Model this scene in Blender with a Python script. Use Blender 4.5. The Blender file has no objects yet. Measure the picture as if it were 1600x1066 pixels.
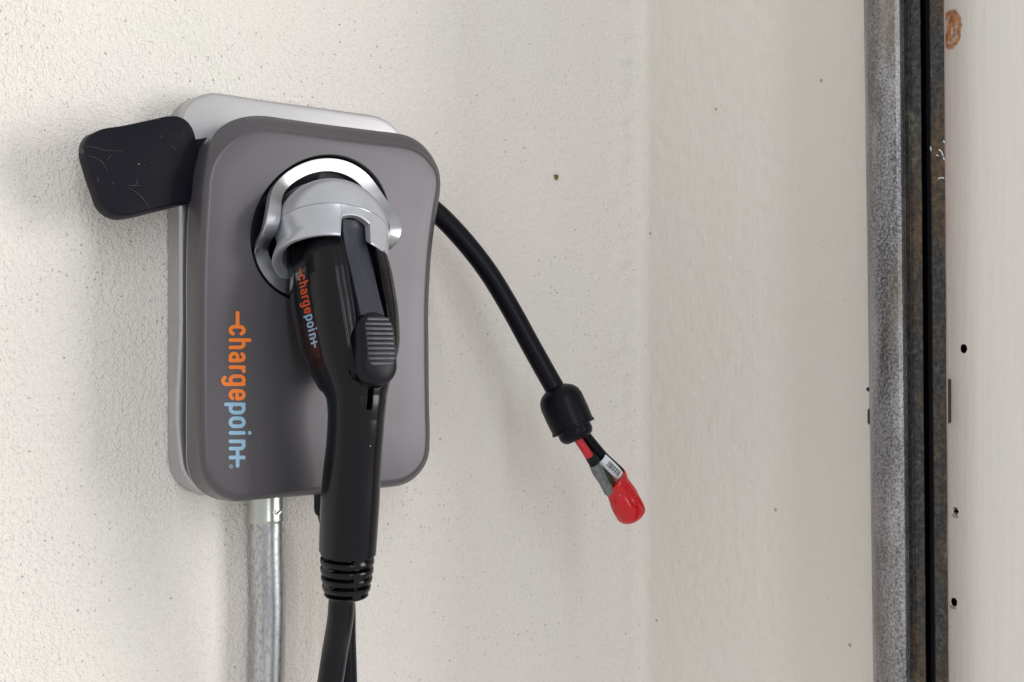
import bpy, bmesh, math, random
from mathutils import Vector, Matrix, noise
from mathutils.bvhtree import BVHTree
random.seed(7)
sc = bpy.context.scene
PI = math.pi

# ---------------------------------------------------------------- camera
F = 1600.0                      # focal length in photo pixels (photo is 1600 wide)
PHI = math.radians(36)          # the camera is turned 36 degrees to the right of the wall's normal
W = 0.84                        # distance of the charger's wall from the camera (wall plane: y = W)
HOR = 533.0                     # height of the horizon in the photo
SP, CP = math.sin(PHI), math.cos(PHI)
XC = 0.787                      # plane of the return wall (x = XC)
cam_d = bpy.data.cameras.new('camera'); cam = bpy.data.objects.new('camera', cam_d)
sc.collection.objects.link(cam); sc.camera = cam
cam_d.sensor_width = 36; cam_d.lens = 36 * F / 1600.0
cam_d.clip_start = 0.02; cam_d.clip_end = 100
cam.location = (0, 0, 0); cam.rotation_euler = (math.radians(90), 0, -PHI)

# ---------------------------------------------------------------- world and lamps (shaded garage, daylight through the door opening at the right)
wd = bpy.data.worlds.new('World'); sc.world = wd; wd.use_nodes = True
bg = wd.node_tree.nodes['Background']
bg.inputs['Color'].default_value = (1.0, 0.982, 0.955, 1); bg.inputs['Strength'].default_value = 0.66
def area(name, loc, target, sx, sy, power, col):
    l = bpy.data.lights.new(name, 'AREA'); l.shape = 'RECTANGLE'; l.size = sx; l.size_y = sy
    l.energy = power; l.color = col
    o = bpy.data.objects.new(name, l); sc.collection.objects.link(o); o.location = loc
    d = Vector(target) - Vector(loc)
    o.rotation_euler = d.to_track_quat('-Z', 'Y').to_euler()
    return o
area('door_opening_light', (2.35, -1.4, 0.15), (0.3, 0.84, 0.0), 1.3, 1.6, 62, (1.0, 0.975, 0.94))
area('handle_strip_light', (-0.35, -2.4, 1.1), (0.35, 0.8, 0.0), 0.32, 3.2, 27, (0.90, 0.94, 1.0))  # added strip lamp behind the camera, shaped for the highlight along the plug handle
sc.view_settings.view_transform = 'Standard'; sc.view_settings.look = 'None'
sc.view_settings.exposure = 0.14; sc.view_settings.gamma = 1.0

# ---------------------------------------------------------------- geometry helpers
def ray(px, py=HOR):
    t = (px - 800) / F
    return Vector((SP + t * CP, CP - t * SP, (HOR - py) / F))
def P(px, py, d):               # point seen at a photo pixel, d metres in front of the charger's wall
    r = ray(px, py); return r * ((W - d) / r.y)
def Rw(px, py, e):              # the same on the return wall
    r = ray(px, py); return r * ((XC - e) / r.x)
def onX(px, py, X):             # the same on a plane x = X
    r = ray(px, py); return r * (X / r.x)
def link(o, parent=None):
    sc.collection.objects.link(o)
    if parent is not None: o.parent = parent
    return o
def mk(name, verts, faces, mat, parent=None, smooth=True, angle=35):
    me = bpy.data.meshes.new(name); me.from_pydata([tuple(v) for v in verts], [], faces); me.validate()
    bm = bmesh.new(); bm.from_mesh(me); bmesh.ops.remove_doubles(bm, verts=bm.verts, dist=1e-6)
    bmesh.ops.recalc_face_normals(bm, faces=bm.faces); bm.to_mesh(me); bm.free()
    if smooth:
        for p in me.polygons: p.use_smooth = True
        me.set_sharp_from_angle(angle=math.radians(angle))
    if mat: me.materials.append(mat)
    o = bpy.data.objects.new(name, me); return link(o, parent)
def thing(name, label, cat, loc, group=None):
    o = bpy.data.objects.new(name, None); o.empty_display_size = 0.02; link(o)
    o.location = loc; o['label'] = label; o['category'] = cat
    if group: o['group'] = group
    return o
def adopt(root, objs=None):     # keep world placement of parts built in world coordinates
    for c in [o for o in bpy.data.objects if o.parent == root]:
        c.matrix_parent_inverse = Matrix.Translation(-Vector(root.location))
def crom(pts, closed=True, sub=8):
    n = len(pts); out = []
    rng = range(n) if closed else range(n - 1)
    for i in rng:
        g = lambda k: Vector(pts[k % n]) if closed else Vector(pts[max(0, min(n - 1, k))])
        p0, p1, p2, p3 = g(i - 1), g(i), g(i + 1), g(i + 2)
        # centripetal-ish: limit tangents by neighbour spacing
        l01, l12, l23 = max((p1 - p0).length, 1e-9), max((p2 - p1).length, 1e-9), max((p3 - p2).length, 1e-9)
        m1 = ((p1 - p0) / l01 * l12 + (p2 - p1) / l12 * l01) / (l01 + l12) * l12 if l01 > 1e-8 else (p2 - p1)
        m2 = ((p2 - p1) / l12 * l23 + (p3 - p2) / l23 * l12) / (l12 + l23) * l12 if l23 > 1e-8 else (p2 - p1)
        for k in range(sub):
            t = k / sub; t2, t3 = t * t, t * t * t
            out.append(p1 * (2*t3 - 3*t2 + 1) + m1 * (t3 - 2*t2 + t) + p2 * (-2*t3 + 3*t2) + m2 * (t3 - t2))
    if not closed: out.append(Vector(pts[-1]))
    return out
def polar(pts, c, N):           # sample a closed outline (2D) at N angles about c
    q = [Vector((p[0] - c[0], p[1] - c[1])) for p in crom([(p[0], p[1]) for p in pts])]
    out = []
    for k in range(N):
        a = 2 * PI * k / N; d = Vector((math.cos(a), math.sin(a))); best = 0
        for i in range(len(q)):
            A, B = q[i], q[(i + 1) % len(q)]; e = B - A
            den = d.x * e.y - d.y * e.x
            if abs(den) < 1e-12: continue
            t = (A.x * e.y - A.y * e.x) / den; u = (A.x * d.y - A.y * d.x) / den
            if t > 0 and -1e-6 <= u <= 1 + 1e-6: best = max(best, t)
        out.append(Vector((c[0] + d.x * best, c[1] + d.y * best)))
    return out
def stitch(rings, caps=(False, False)):
    N = len(rings[0]); v = [p for r in rings for p in r]; f = []
    for j in range(len(rings) - 1):
        for k in range(N):
            f.append((j*N + k, j*N + (k+1) % N, (j+1)*N + (k+1) % N, (j+1)*N + k))
    if caps[0]: f.append(tuple(range(N)))
    if caps[1]: f.append(tuple((len(rings)-1)*N + k for k in range(N)))
    return v, f
def inset2(ring, dist):         # move a closed planar (x,z) ring inwards by dist; ring = list of Vector3 with the same y
    n = len(ring); out = []
    A = sum((ring[i].x * ring[(i+1) % n].z - ring[(i+1) % n].x * ring[i].z) for i in range(n))
    s = 1 if A > 0 else -1
    for i in range(n):
        t = ring[(i+2) % n] - ring[i-2]; l = math.hypot(t.x, t.z) or 1
        out.append(Vector((ring[i].x - s * t.z / l * dist, ring[i].y, ring[i].z + s * t.x / l * dist)))
    return out
def frames(path):
    n = len(path); T = [(path[min(n-1, i+1)] - path[max(0, i-1)]).normalized() for i in range(n)]
    ref = Vector((0, -1, 0.05)); out = []
    u = (ref - T[0] * ref.dot(T[0])).normalized()
    for i in range(n):
        u = (u - T[i] * u.dot(T[i])).normalized(); out.append((T[i], u, T[i].cross(u)))
    return out
def tube(name, path, rad, mat, parent, seg=28, caps=True, wob=0.0):
    fr = frames(path); rings = []
    for i, p in enumerate(path):
        r = rad(i / (len(path) - 1)) if callable(rad) else rad
        T, u, w = fr[i]
        rings.append([p + (u * math.cos(2*PI*k/seg) + w * math.sin(2*PI*k/seg)) *
                      (r * (1 + (wob * noise.noise(Vector((k / seg * 6, i * 0.13, 3.1))) if wob else 0))) for k in range(seg)])
    v, f = stitch(rings, (caps, caps)); return mk(name, v, f, mat, parent)
def lathe(name, o, ax, prof, mat, parent, seg=48, angle=30, caps=(True, True), rfun=None):
    ax = Vector(ax).normalized(); u = ax.orthogonal().normalized(); w = ax.cross(u); rings = []
    for h, r in prof:
        rings.append([o + ax * h + (u * math.cos(2*PI*k/seg) + w * math.sin(2*PI*k/seg)) * max(r, 1e-5) *
                      (rfun(h, 2*PI*k/seg) if rfun else 1) for k in range(seg)])
    v, f = stitch(rings, caps); return mk(name, v, f, mat, parent, angle=angle)

# ---------------------------------------------------------------- materials
def mat(name, col, rough=0.5, metal=0.0, spec=0.5, coat=0.0):
    m = bpy.data.materials.new(name); m.use_nodes = True; b = m.node_tree.nodes['Principled BSDF']
    b.inputs['Base Color'].default_value = (*col, 1); b.inputs['Roughness'].default_value = rough
    b.inputs['Metallic'].default_value = metal; b.inputs['Specular IOR Level'].default_value = spec
    b.inputs['Coat Weight'].default_value = coat
    return m
class NT:
    def __init__(s, m): s.t = m.node_tree; s.b = s.t.nodes['Principled BSDF']; s.co = s.t.nodes.new('ShaderNodeTexCoord').outputs['Object']
    def n(s, ty, **kw):
        x = s.t.nodes.new(ty)
        for k, v in kw.items(): setattr(x, k, v)
        return x
    def l(s, a, b): s.t.links.new(a, b)
    def mapping(s, scale=(1,1,1), loc=(0,0,0)):
        x = s.n('ShaderNodeMapping'); x.inputs['Scale'].default_value = scale; x.inputs['Location'].default_value = loc
        s.l(s.co, x.inputs['Vector']); return x.outputs['Vector']
    def uv(s, yz=False, k=(1, 1), off=(0, 0)):
        a = s.n('ShaderNodeSeparateXYZ'); s.l(s.co, a.inputs[0]); b = s.n('ShaderNodeCombineXYZ')
        s.l(s.m('MULTIPLY_ADD2', a.outputs[1 if yz else 0], (k[0], off[0])), b.inputs[0]); s.l(s.m('MULTIPLY_ADD2', a.outputs[2], (k[1], off[1])), b.inputs[1]); return b.outputs[0]
    def vor2(s, scale, vec):
        x = s.n('ShaderNodeTexVoronoi', voronoi_dimensions='2D'); x.inputs['Scale'].default_value = scale; s.l(vec, x.inputs['Vector']); return x
    def noise(s, scale, detail=3, rough=0.5, vec=None, dist=0.0):
        x = s.n('ShaderNodeTexNoise'); x.inputs['Scale'].default_value = scale; x.inputs['Detail'].default_value = detail
        x.inputs['Roughness'].default_value = rough; x.inputs['Distortion'].default_value = dist
        s.l(vec or s.co, x.inputs['Vector']); return x.outputs['Fac']
    def vor(s, scale, vec=None, out='Distance', rnd=1.0):
        x = s.n('ShaderNodeTexVoronoi'); x.inputs['Scale'].default_value = scale; x.inputs['Randomness'].default_value = rnd
        s.l(vec or s.co, x.inputs['Vector']); return x
    def ramp(s, fac, stops):
        x = s.n('ShaderNodeValToRGB'); e = x.color_ramp.elements
        while len(e) < len(stops): e.new(0.5)
        for i, (p, c) in enumerate(stops): e[i].position = p; e[i].color = (*c, 1) if len(c) == 3 else c
        s.l(fac, x.inputs['Fac']); return x.outputs['Color']
    def rng(s, v, a, b, c, d):
        x = s.n('ShaderNodeMapRange'); 
        for i, q in zip(('From Min','From Max','To Min','To Max'), (a, b, c, d)): x.inputs[i].default_value = q
        s.l(v, x.inputs['Value']); return x.outputs['Result']
    def m(s, op, a, b=None):
        if op == 'MULTIPLY_ADD2': return s.m('ADD', s.m('MULTIPLY', a, b[0]), b[1])
        x = s.n('ShaderNodeMath', operation=op)
        for i, v in enumerate((a, b)):
            if v is None: continue
            if isinstance(v, (int, float)): x.inputs[i].default_value = v
            else: s.l(v, x.inputs[i])
        return x.outputs[0]
    def mix(s, fac, a, b, mode='MIX'):
        x = s.n('ShaderNodeMix', data_type='RGBA', blend_type=mode)
        for i, v in ((0, fac), (6, a), (7, b)):
            if isinstance(v, (int, float)): x.inputs[i].default_value = v
            elif isinstance(v, tuple): x.inputs[i].default_value = (*v, 1)
            else: s.l(v, x.inputs[i])
        return x.outputs[2]
    def bump(s, h, dist, strength=1.0, prev=None):
        x = s.n('ShaderNodeBump'); x.inputs['Distance'].default_value = dist; x.inputs['Strength'].default_value = strength
        s.l(h, x.inputs['Height'])
        if prev is not None: s.l(prev, x.inputs['Normal'])
        return x.outputs['Normal']

def plaster(name, rough_left=True):
    m = mat(name, (0.78, 0.75, 0.70), 0.8, 0, 0.2); t = NT(m)
    big = t.noise(5.0, 2)
    c = t.mix(t.rng(big, 0.38, 0.62, 0, 1), (0.79, 0.742, 0.705), (0.77, 0.748, 0.702))
    c = t.mix(t.rng(t.noise(11, 2, 0.5, t.mapping((1, 1, 1), (3, 1, 5))), 0.45, 0.7, 0, 0.7), c, (0.785, 0.745, 0.712))
    # small dark specks, elongated along the trowel strokes
    vec = t.n('ShaderNodeVectorMath', operation='ADD'); wn = t.n('ShaderNodeTexNoise'); wn.inputs['Scale'].default_value = 60
    t.l(t.co, wn.inputs['Vector']); t.l(t.uv(not rough_left, (1, 0.8)), vec.inputs[0])
    sc_ = t.n('ShaderNodeVectorMath', operation='SCALE'); sc_.inputs['Scale'].default_value = 0.006; t.l(wn.outputs['Color'], sc_.inputs[0]); t.l(sc_.outputs[0], vec.inputs[1])
    v1 = t.vor2(190 if rough_left else 120, vec.outputs[0]); sep = t.n('ShaderNodeSeparateColor'); t.l(v1.outputs['Color'], sep.inputs[0])
    size = t.rng(sep.outputs[0], 0.66 if rough_left else 0.88, 1.0, 0.0, 0.15 if rough_left else 0.10)
    sx0 = t.n('ShaderNodeSeparateXYZ'); t.l(t.co, sx0.inputs[0])
    size = t.m('MULTIPLY', t.m('MULTIPLY', t.m('MAXIMUM', size, 0.0), t.rng(sx0.outputs[0], 0.15, 0.62, 1.0, 0.9)), t.rng(t.noise(16, 2), 0.35, 0.65, 0.5, 1.25))
    spk = t.m('GREATER_THAN', t.m('SUBTRACT', size, v1.outputs['Distance']), 0.0)
    soft = t.m('MAXIMUM', t.m('SUBTRACT', size, v1.outputs['Distance']), 0.0)
    spf = t.m('MINIMUM', t.m('MULTIPLY', soft, 9.0), t.rng(sep.outputs[1], 0, 1, 0.08, 0.42))
    c = t.mix(spf, c, (0.30, 0.26, 0.21))
    # a few larger spots
    v2 = t.vor2(9 if rough_left else 5, t.uv(not rough_left, (1, 1), (0.31, 0.77))); 
    c = t.mix(t.rng(v2.outputs['Distance'], 0.005, 0.011, 0.6, 0.0), c, (0.13, 0.11, 0.09))
    t.l(c, t.b.inputs['Base Color'])
    if rough_left:
        grain = t.noise(620, 2, 0.5); mid = t.noise(270, 2, 0.5, t.mapping((1, 1, 0.75)), 0.15)
        # rougher cast to the left, brushed smooth towards the corner
        sx = t.n('ShaderNodeSeparateXYZ'); t.l(t.co, sx.inputs[0])
        amt = t.rng(sx.outputs[0], 0.12, 0.62, 1.0, 0.62)
        h = t.m('MULTIPLY', t.m('ADD', t.m('MULTIPLY', grain, 0.7), t.m('MULTIPLY', mid, 0.8)), amt)
        h = t.m('SUBTRACT', h, t.m('MULTIPLY', soft, 3.0))
        t.l(t.bump(h, 0.0027, 1.0), t.b.inputs['Normal'])
    else:
        br = t.noise(220, 3, 0.6, t.mapping((1, 1, 0.12))); g2 = t.noise(60, 3)
        h = t.m('SUBTRACT', t.m('ADD', t.m('MULTIPLY', br, 0.12), t.m('MULTIPLY', g2, 0.5)), t.m('MULTIPLY', soft, 1.6))
        t.l(t.bump(h, 0.0046, 1.0), t.b.inputs['Normal'])
    return m
M = {}
M['wall_a'] = plaster('rough_plaster', True)
M['wall_b'] = plaster('smooth_plaster', False)

def painted_board():
    m = mat('painted_board', (0.72, 0.70, 0.66), 0.5, 0, 0.4); t = NT(m)
    br = t.noise(170, 4, 0.6, t.mapping((1, 1, 0.05))); br2 = t.noise(50, 3, 0.5, t.mapping((1, 1, 0.15)))
    c = t.mix(t.rng(br2, 0.3, 0.7, 0, 1), (0.80, 0.76, 0.725), (0.76, 0.75, 0.71))
    c = t.mix(t.rng(br, 0.60, 0.8, 0, 0.12), c, (0.5, 0.5, 0.47))
    v = t.vor(75); sp = t.n('ShaderNodeSeparateColor'); t.l(v.outputs['Color'], sp.inputs[0])
    s = t.m('SUBTRACT', t.m('MAXIMUM', t.rng(sp.outputs[0], 0.8, 1, 0, 0.09), 0.0), v.outputs['Distance'])
    c = t.mix(t.m('MINIMUM', t.m('MULTIPLY', t.m('MAXIMUM', s, 0.0), 22), 0.7), c, (0.25, 0.22, 0.18))
    # round rust stain left by a washer
    q = Rw(1486, 46, 0.012)
    sub = t.n('ShaderNodeVectorMath', operation='SUBTRACT'); sub.inputs[1].default_value = q; t.l(t.co, sub.inputs[0])
    sq = t.n('ShaderNodeVectorMath', operation='MULTIPLY'); sq.inputs[1].default_value = (1, 1.75, 1); t.l(sub.outputs[0], sq.inputs[0])
    ln = t.n('ShaderNodeVectorMath', operation='LENGTH'); t.l(sq.outputs[0], ln.inputs[0])
    wob = t.m('ADD', ln.outputs['Value'], t.m('MULTIPLY', t.m('SUBTRACT', t.noise(130, 4, 0.6), 0.5), 0.008))
    ring = t.ramp(t.rng(wob, 0, 0.02, 0, 1), [(0.0, (0.1,)*3), (0.45, (0.25,)*3), (0.62, (0.9,)*3), (0.76, (0.8,)*3), (0.84, (0.0,)*3)])
    pat = t.rng(t.noise(170, 4, 0.7, t.mapping((1, 1, 0.6))), 0.30, 0.48, 0.5, 1.0)
    rf = t.m('MULTIPLY', ring, pat)
    inner = t.m('MULTIPLY', t.rng(wob, 0.0135, 0.0155, 0.9, 0.0), t.rng(t.noise(120, 4, 0.7, t.mapping((1, 1, 0.4), (2, 2, 2))), 0.42, 0.54, 0, 1))
    rustc = t.mix(t.rng(t.noise(200, 3), 0.35, 0.65, 0, 1), (0.20, 0.06, 0.010), (0.66, 0.24, 0.035))
    c = t.mix(t.m('MAXIMUM', rf, inner), c, rustc)
    t.l(c, t.b.inputs['Base Color'])
    t.l(t.bump(t.m('ADD', t.m('MULTIPLY', br, 0.6), t.m('MULTIPLY', t.noise(90, 3), 0.5)), 0.0010, 0.7), t.b.inputs['Normal'])
    return m
M['board'] = painted_board()

def galv(name, dark=0.10, light=0.42, scale=420, grime=0.3):
    m = mat(name, (0.4, 0.4, 0.42), 0.42, 0.75, 0.5); t = NT(m)
    a = t.noise(scale, 3, 0.65); b = t.noise(38, 3, 0.6, t.mapping((1, 1, 0.22)))
    f = t.m('ADD', t.m('MULTIPLY', t.m('SUBTRACT', a, 0.5), 3.0), t.m('MULTIPLY', t.m('SUBTRACT', b, 0.5), 1.6))
    c = t.mix(t.rng(f, -0.5, 0.7, 0, 1), (dark, dark, dark * 1.08), (light, light, light * 1.05))
    g = t.noise(24, 4, 0.65, t.mapping((1, 1, 0.3), (5, 5, 5)))
    c = t.mix(t.rng(g, 0.52, 0.7, 0, grime * 2), c, (0.16, 0.12, 0.07))
    t.l(c, t.b.inputs['Base Color']); t.l(t.rng(a, 0.3, 0.7, 0.34, 0.58), t.b.inputs['Roughness'])
    t.l(t.bump(a, 0.0004, 0.6), t.b.inputs['Normal'])
    return m
M['galv'] = galv('galvanised_steel', 0.10, 0.52, 480, 0.35)
M['pipe'] = mat('conduit_zinc', (0.6, 0.6, 0.62), 0.28, 1.0)
t = NT(M['pipe']); a_ = t.noise(420, 3, 0.6, t.mapping((1, 1, 0.5))); st_ = t.noise(70, 3, 0.6, t.mapping((1, 1, 0.06)))
c_ = t.mix(t.rng(a_, 0.48, 0.62, 0, 0.75), (0.54, 0.55, 0.56), (0.28, 0.28, 0.29)); c_ = t.mix(t.rng(st_, 0.48, 0.60, 0, 0.6), c_, (0.30, 0.31, 0.33))
t.l(c_, t.b.inputs['Base Color']); t.l(t.rng(a_, 0.3, 0.7, 0.26, 0.42), t.b.inputs['Roughness']); t.l(t.bump(a_, 0.00015, 0.5), t.b.inputs['Normal'])
def dirty_steel():
    m = mat('grimy_steel', (0.1, 0.1, 0.1), 0.6, 0.35, 0.4); t = NT(m)
    a = t.noise(300, 4, 0.7); g = t.noise(22, 4, 0.6, t.mapping((1, 1, 0.35)))
    c = t.mix(t.rng(a, 0.35, 0.65, 0, 1), (0.026, 0.027, 0.028), (0.115, 0.115, 0.11))
    c = t.mix(t.rng(g, 0.46, 0.64, 0, 0.7), c, (0.18, 0.115, 0.06))
    c = t.mix(t.rng(t.noise(16, 4, 0.6, t.mapping((1, 1, 0.5), (7, 3, 1))), 0.62, 0.68, 0, 0.5), c, (0.36, 0.33, 0.26))
    c = t.mix(t.rng(t.noise(210, 4, 0.75), 0.42, 0.60, 0, 0.75), c, (0.03, 0.032, 0.036))
    t.l(c, t.b.inputs['Base Color']); t.l(t.bump(a, 0.0005, 0.7), t.b.inputs['Normal'])
    return m
M['grime'] = dirty_steel()
M['seal'] = mat('black_seal', (0.002, 0.003, 0.007), 0.4, 0, 0.12)
M['copper'] = mat('bare_edge', (0.30, 0.22, 0.19), 0.5, 0.3)

def satin(name, col, rough, metal, fleck=0.02, spec=0.5, dust=0.0, scale=900):
    m = mat(name, col, rough, metal, spec); t = NT(m)
    a = t.noise(scale, 2, 0.5)
    c = t.mix(t.rng(a, 0.3, 0.7, 0, 1), tuple(x * (1 - fleck) for x in col), tuple(x * (1 + fleck) for x in col))
    if dust:
        v = t.vor(170); sp = t.n('ShaderNodeSeparateColor'); t.l(v.outputs['Color'], sp.inputs[0])
        s = t.m('SUBTRACT', t.m('MAXIMUM', t.rng(sp.outputs[0], 0.9, 1, 0, 0.09), 0.0), v.outputs['Distance'])
        c = t.mix(t.m('MINIMUM', t.m('MULTIPLY', t.m('MAXIMUM', s, 0.0), 30), dust), c, (0.6, 0.58, 0.55))
    t.l(c, t.b.inputs['Base Color'])
    t.l(t.rng(t.noise(25, 3), 0.3, 0.7, rough * 0.97, rough * 1.04), t.b.inputs['Roughness'])
    t.l(t.bump(a, 0.00012, 0.35), t.b.inputs['Normal'])
    return m
M['charcoal'] = satin('charcoal_paint', (0.094, 0.089, 0.100), 0.35, 0.45, 0.05, 0.4, dust=0.25)
M['silver'] = satin('silver_paint', (0.44, 0.44, 0.46), 0.32, 0.85, 0.03)
M['dome'] = satin('dome_silver', (0.46, 0.48, 0.52), 0.30, 0.5, 0.03, dust=0.5)
M['chrome'] = mat('brushed_chrome', (0.46, 0.47, 0.50), 0.36, 1.0)
M['black_gloss'] = satin('black_gloss', (0.003, 0.003, 0.005), 0.20, 0.0, 0.1, 0.26, dust=0.6)
M['black_satin'] = satin('black_satin', (0.009, 0.009, 0.013), 0.38, 0.0, 0.15, 0.15, dust=0.35)
M['lever'] = satin('lever_grey', (0.026, 0.027, 0.040), 0.38, 0.0, 0.25, 0.4, dust=0.4)
M['bezel'] = mat('bezel_black', (0.010, 0.010, 0.014), 0.25)
M['label_black'] = mat('label_black', (0.004, 0.004, 0.008), 0.16)
M['cord'] = satin('cord_black', (0.004, 0.004, 0.008), 0.34, 0.0, 0.2, 0.14, dust=0.35)
M['orange'] = mat('orange_print', (0.86, 0.20, 0.015), 0.5)
M['blue'] = mat('blue_print', (0.27, 0.46, 0.62), 0.5)
M['orange_d'] = mat('orange_print_small', (0.50, 0.065, 0.012), 0.4)
M['blue_d'] = mat('blue_print_small', (0.22, 0.36, 0.50), 0.4)
M['red_tape'] = mat('red_tape', (0.52, 0.0, 0.006), 0.15, 0, 0.5, 0.0)
M['red_wire'] = mat('red_wire', (0.48, 0.002, 0.018), 0.3)
M['green_wire'] = mat('green_wire', (0.012, 0.05, 0.018), 0.4)
M['grey_tape'] = satin('grey_tape', (0.13, 0.14, 0.145), 0.3, 0.1, 0.25, dust=0.3, scale=250)
M['white_label'] = mat('white_label', (0.70, 0.73, 0.78), 0.4)
M['ink'] = mat('ink', (0.02, 0.02, 0.025), 0.5)
M['zinc'] = mat('bright_zinc', (0.48, 0.51, 0.48), 0.28, 0.95)
M['hole'] = mat('bare_hole', (0.014, 0.006, 0.004), 0.9, 0, 0.1)
M['dark_steel'] = mat('dark_steel', (0.035, 0.035, 0.04), 0.5, 0.4)
M['chip'] = mat('chipped_wood', (0.45, 0.36, 0.30), 0.8)
M['insect'] = mat('brown_speck', (0.16, 0.10, 0.03), 0.6)
# scratches on the black hook
def scratched():
    m = satin('scratched_black', (0.005, 0.005, 0.010), 0.36, 0.0, 0.15, 0.12, dust=0.6); return m
M['hookmat'] = scratched()

# ---------------------------------------------------------------- walls
def wall_left():
    x0, x1, z0, z1 = -0.8, XC + 0.001, -0.62, 0.62; nx, nz = 420, 300; v = []; f = []
    for j in range(nz + 1):
        for i in range(nx + 1):
            x = x0 + (x1 - x0) * i / nx; z = z0 + (z1 - z0) * j / nz
            d = 0.0022 * noise.noise(Vector((x * 11, 0.3, z * 1.6))) + 0.0010 * noise.noise(Vector((x * 26, 4.3, z * 7)))
            e = XC - x                                   # the soft, lumpy ridge of coating in the corner
            d += 0.0024 * math.exp(-((e - 0.022) / 0.014) ** 2) * (0.7 + 1.3 * noise.noise(Vector((x * 60, 2, z * 95))))
            if e < 0.018: d += 0.007 * (1 - e / 0.018) ** 2
            v.append((x, W - d, z))
    n = nx + 1
    for j in range(nz):
        for i in range(nx): f.append((j*n+i, j*n+i+1, (j+1)*n+i+1, (j+1)*n+i))
    o = mk('plaster_wall', v, f, M['wall_a']); o['kind'] = 'structure'
    o['label'] = 'rough off-white plaster wall that carries the charger'
    return o
wall_left()
def wall_right():
    ya, yb = W + 0.001, 0.39; z0, z1 = -0.62, 0.62; ny, nz = 200, 260; v = []; f = []
    for j in range(nz + 1):
        for i in range(ny + 1):
            y = ya + (yb - ya) * i / ny; z = z0 + (z1 - z0) * j / nz; e = W - y
            d = 0.0009 * noise.noise(Vector((3.3, y * 14, z * 2.2)))
            if e < 0.018: d += 0.007 * (1 - max(e, 0) / 0.018) ** 2
            v.append((XC - d, y, z))
    n = ny + 1
    for j in range(nz):
        for i in range(ny): f.append((j*n+i, (j+1)*n+i, (j+1)*n+i+1, j*n+i+1))
    o = mk('return_wall', v, f, M['wall_b']); o['kind'] = 'structure'
    o['label'] = 'smooth painted return wall between the corner and the steel track'
wall_right()

# brown speck on the wall
c = P(869, 277, 0.0012)
sp = mk('wall_speck', [c + Vector((0.0026*math.cos(a)*(1+.3*math.sin(3*a)), -0.0006 if r else 0.001, 0.0036*math.sin(a)*(1+.25*math.cos(2*a)))) * 1.0 if r else c + Vector((0.0010*math.cos(a), -0.0022, 0.0014*math.sin(a)))
     for r in (1, 0) for a in [2*PI*k/12 for k in range(12)]],
     [(k, (k+1) % 12, 12+(k+1) % 12, 12+k) for k in range(12)] + [tuple(range(12, 24))], M['insect'])
sp['label'] = 'tiny brown speck stuck on the plaster right of the charger'; sp['category'] = 'speck'

# ---------------------------------------------------------------- EV charger
charger = thing('ev_charger', 'charcoal and silver electric car charger mounted on the plaster wall', 'car charger', P(480, 480, 0))
N = 300
def ringP(pts, c, d, n=N): return [P(p.x, p.y, d) for p in polar(pts, c, n)]
S0 = [(262,330),(262.4,500),(262.7,660),(263.4,716),(266,736),(277,754),(292,765.5),(306,771),(330,774),(450,762),(580,748),(603,738),(612,712),(611,450),(607,260),(600,215),(590,196),(575,186),(540,177),(400,158),(348,149),(322,149),(296,157),(281,164.4),(269,180),(264,205),(262.3,250)]
S1 = [(278.3,300),(278.8,500),(278.8,716),(281.7,732),(291,750),(303.5,764),(316,771),(335,775),(360,775),(450,766),(580,752),(612,745),(632,728),(638,700),(638,600),(636,450),(634,300),(631,240),(627,217),(623,208.5),(617.5,201),(610,194.4),(601.6,188.3),(592,183.5),(583,181),(550,176),(400,155),(348.5,147),(334.4,145.4),(323,146.4),(308,151.5),(297,158),(287.5,168),(281.5,180),(279,205),(278.4,250)]
c0 = (460, 455)
r0 = ringP(S0, c0, 0.0008); r1 = ringP(S1, c0, 0.030)
r2 = [p + Vector((0, -0.0015, 0)) for p in inset2(r1, 0.0006)]; r3 = [Vector((p.x, W - 0.0335, p.z)) for p in inset2(r1, 0.0022)]
r4 = [Vector((p.x, W - 0.0338, p.z)) for p in inset2(r1, 0.005)]
cc = sum(r4, Vector()) / N
back = [[cc + (p - cc) * k for p in r4] for k in (0.6,)]
v, f = stitch([r0, r1, r2, r3, r4] + back, (False, True))
mk('back_housing', v, f, M['silver'], charger, angle=28)
# groove and bead between the housing and the front cover
def slab(name, ringA, dA, dB, inset, m, bev=0.001):
    a = [Vector((p.x, W - dA, p.z)) for p in ringA]; a = inset2(a, inset)
    b = [Vector((p.x, W - dB + bev, p.z)) for p in a]; c_ = [Vector((p.x, W - dB, p.z)) for p in inset2(a, bev)]
    v, f = stitch([a, b, c_], (True, True)); return mk(name, v, f, m, charger)

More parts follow.
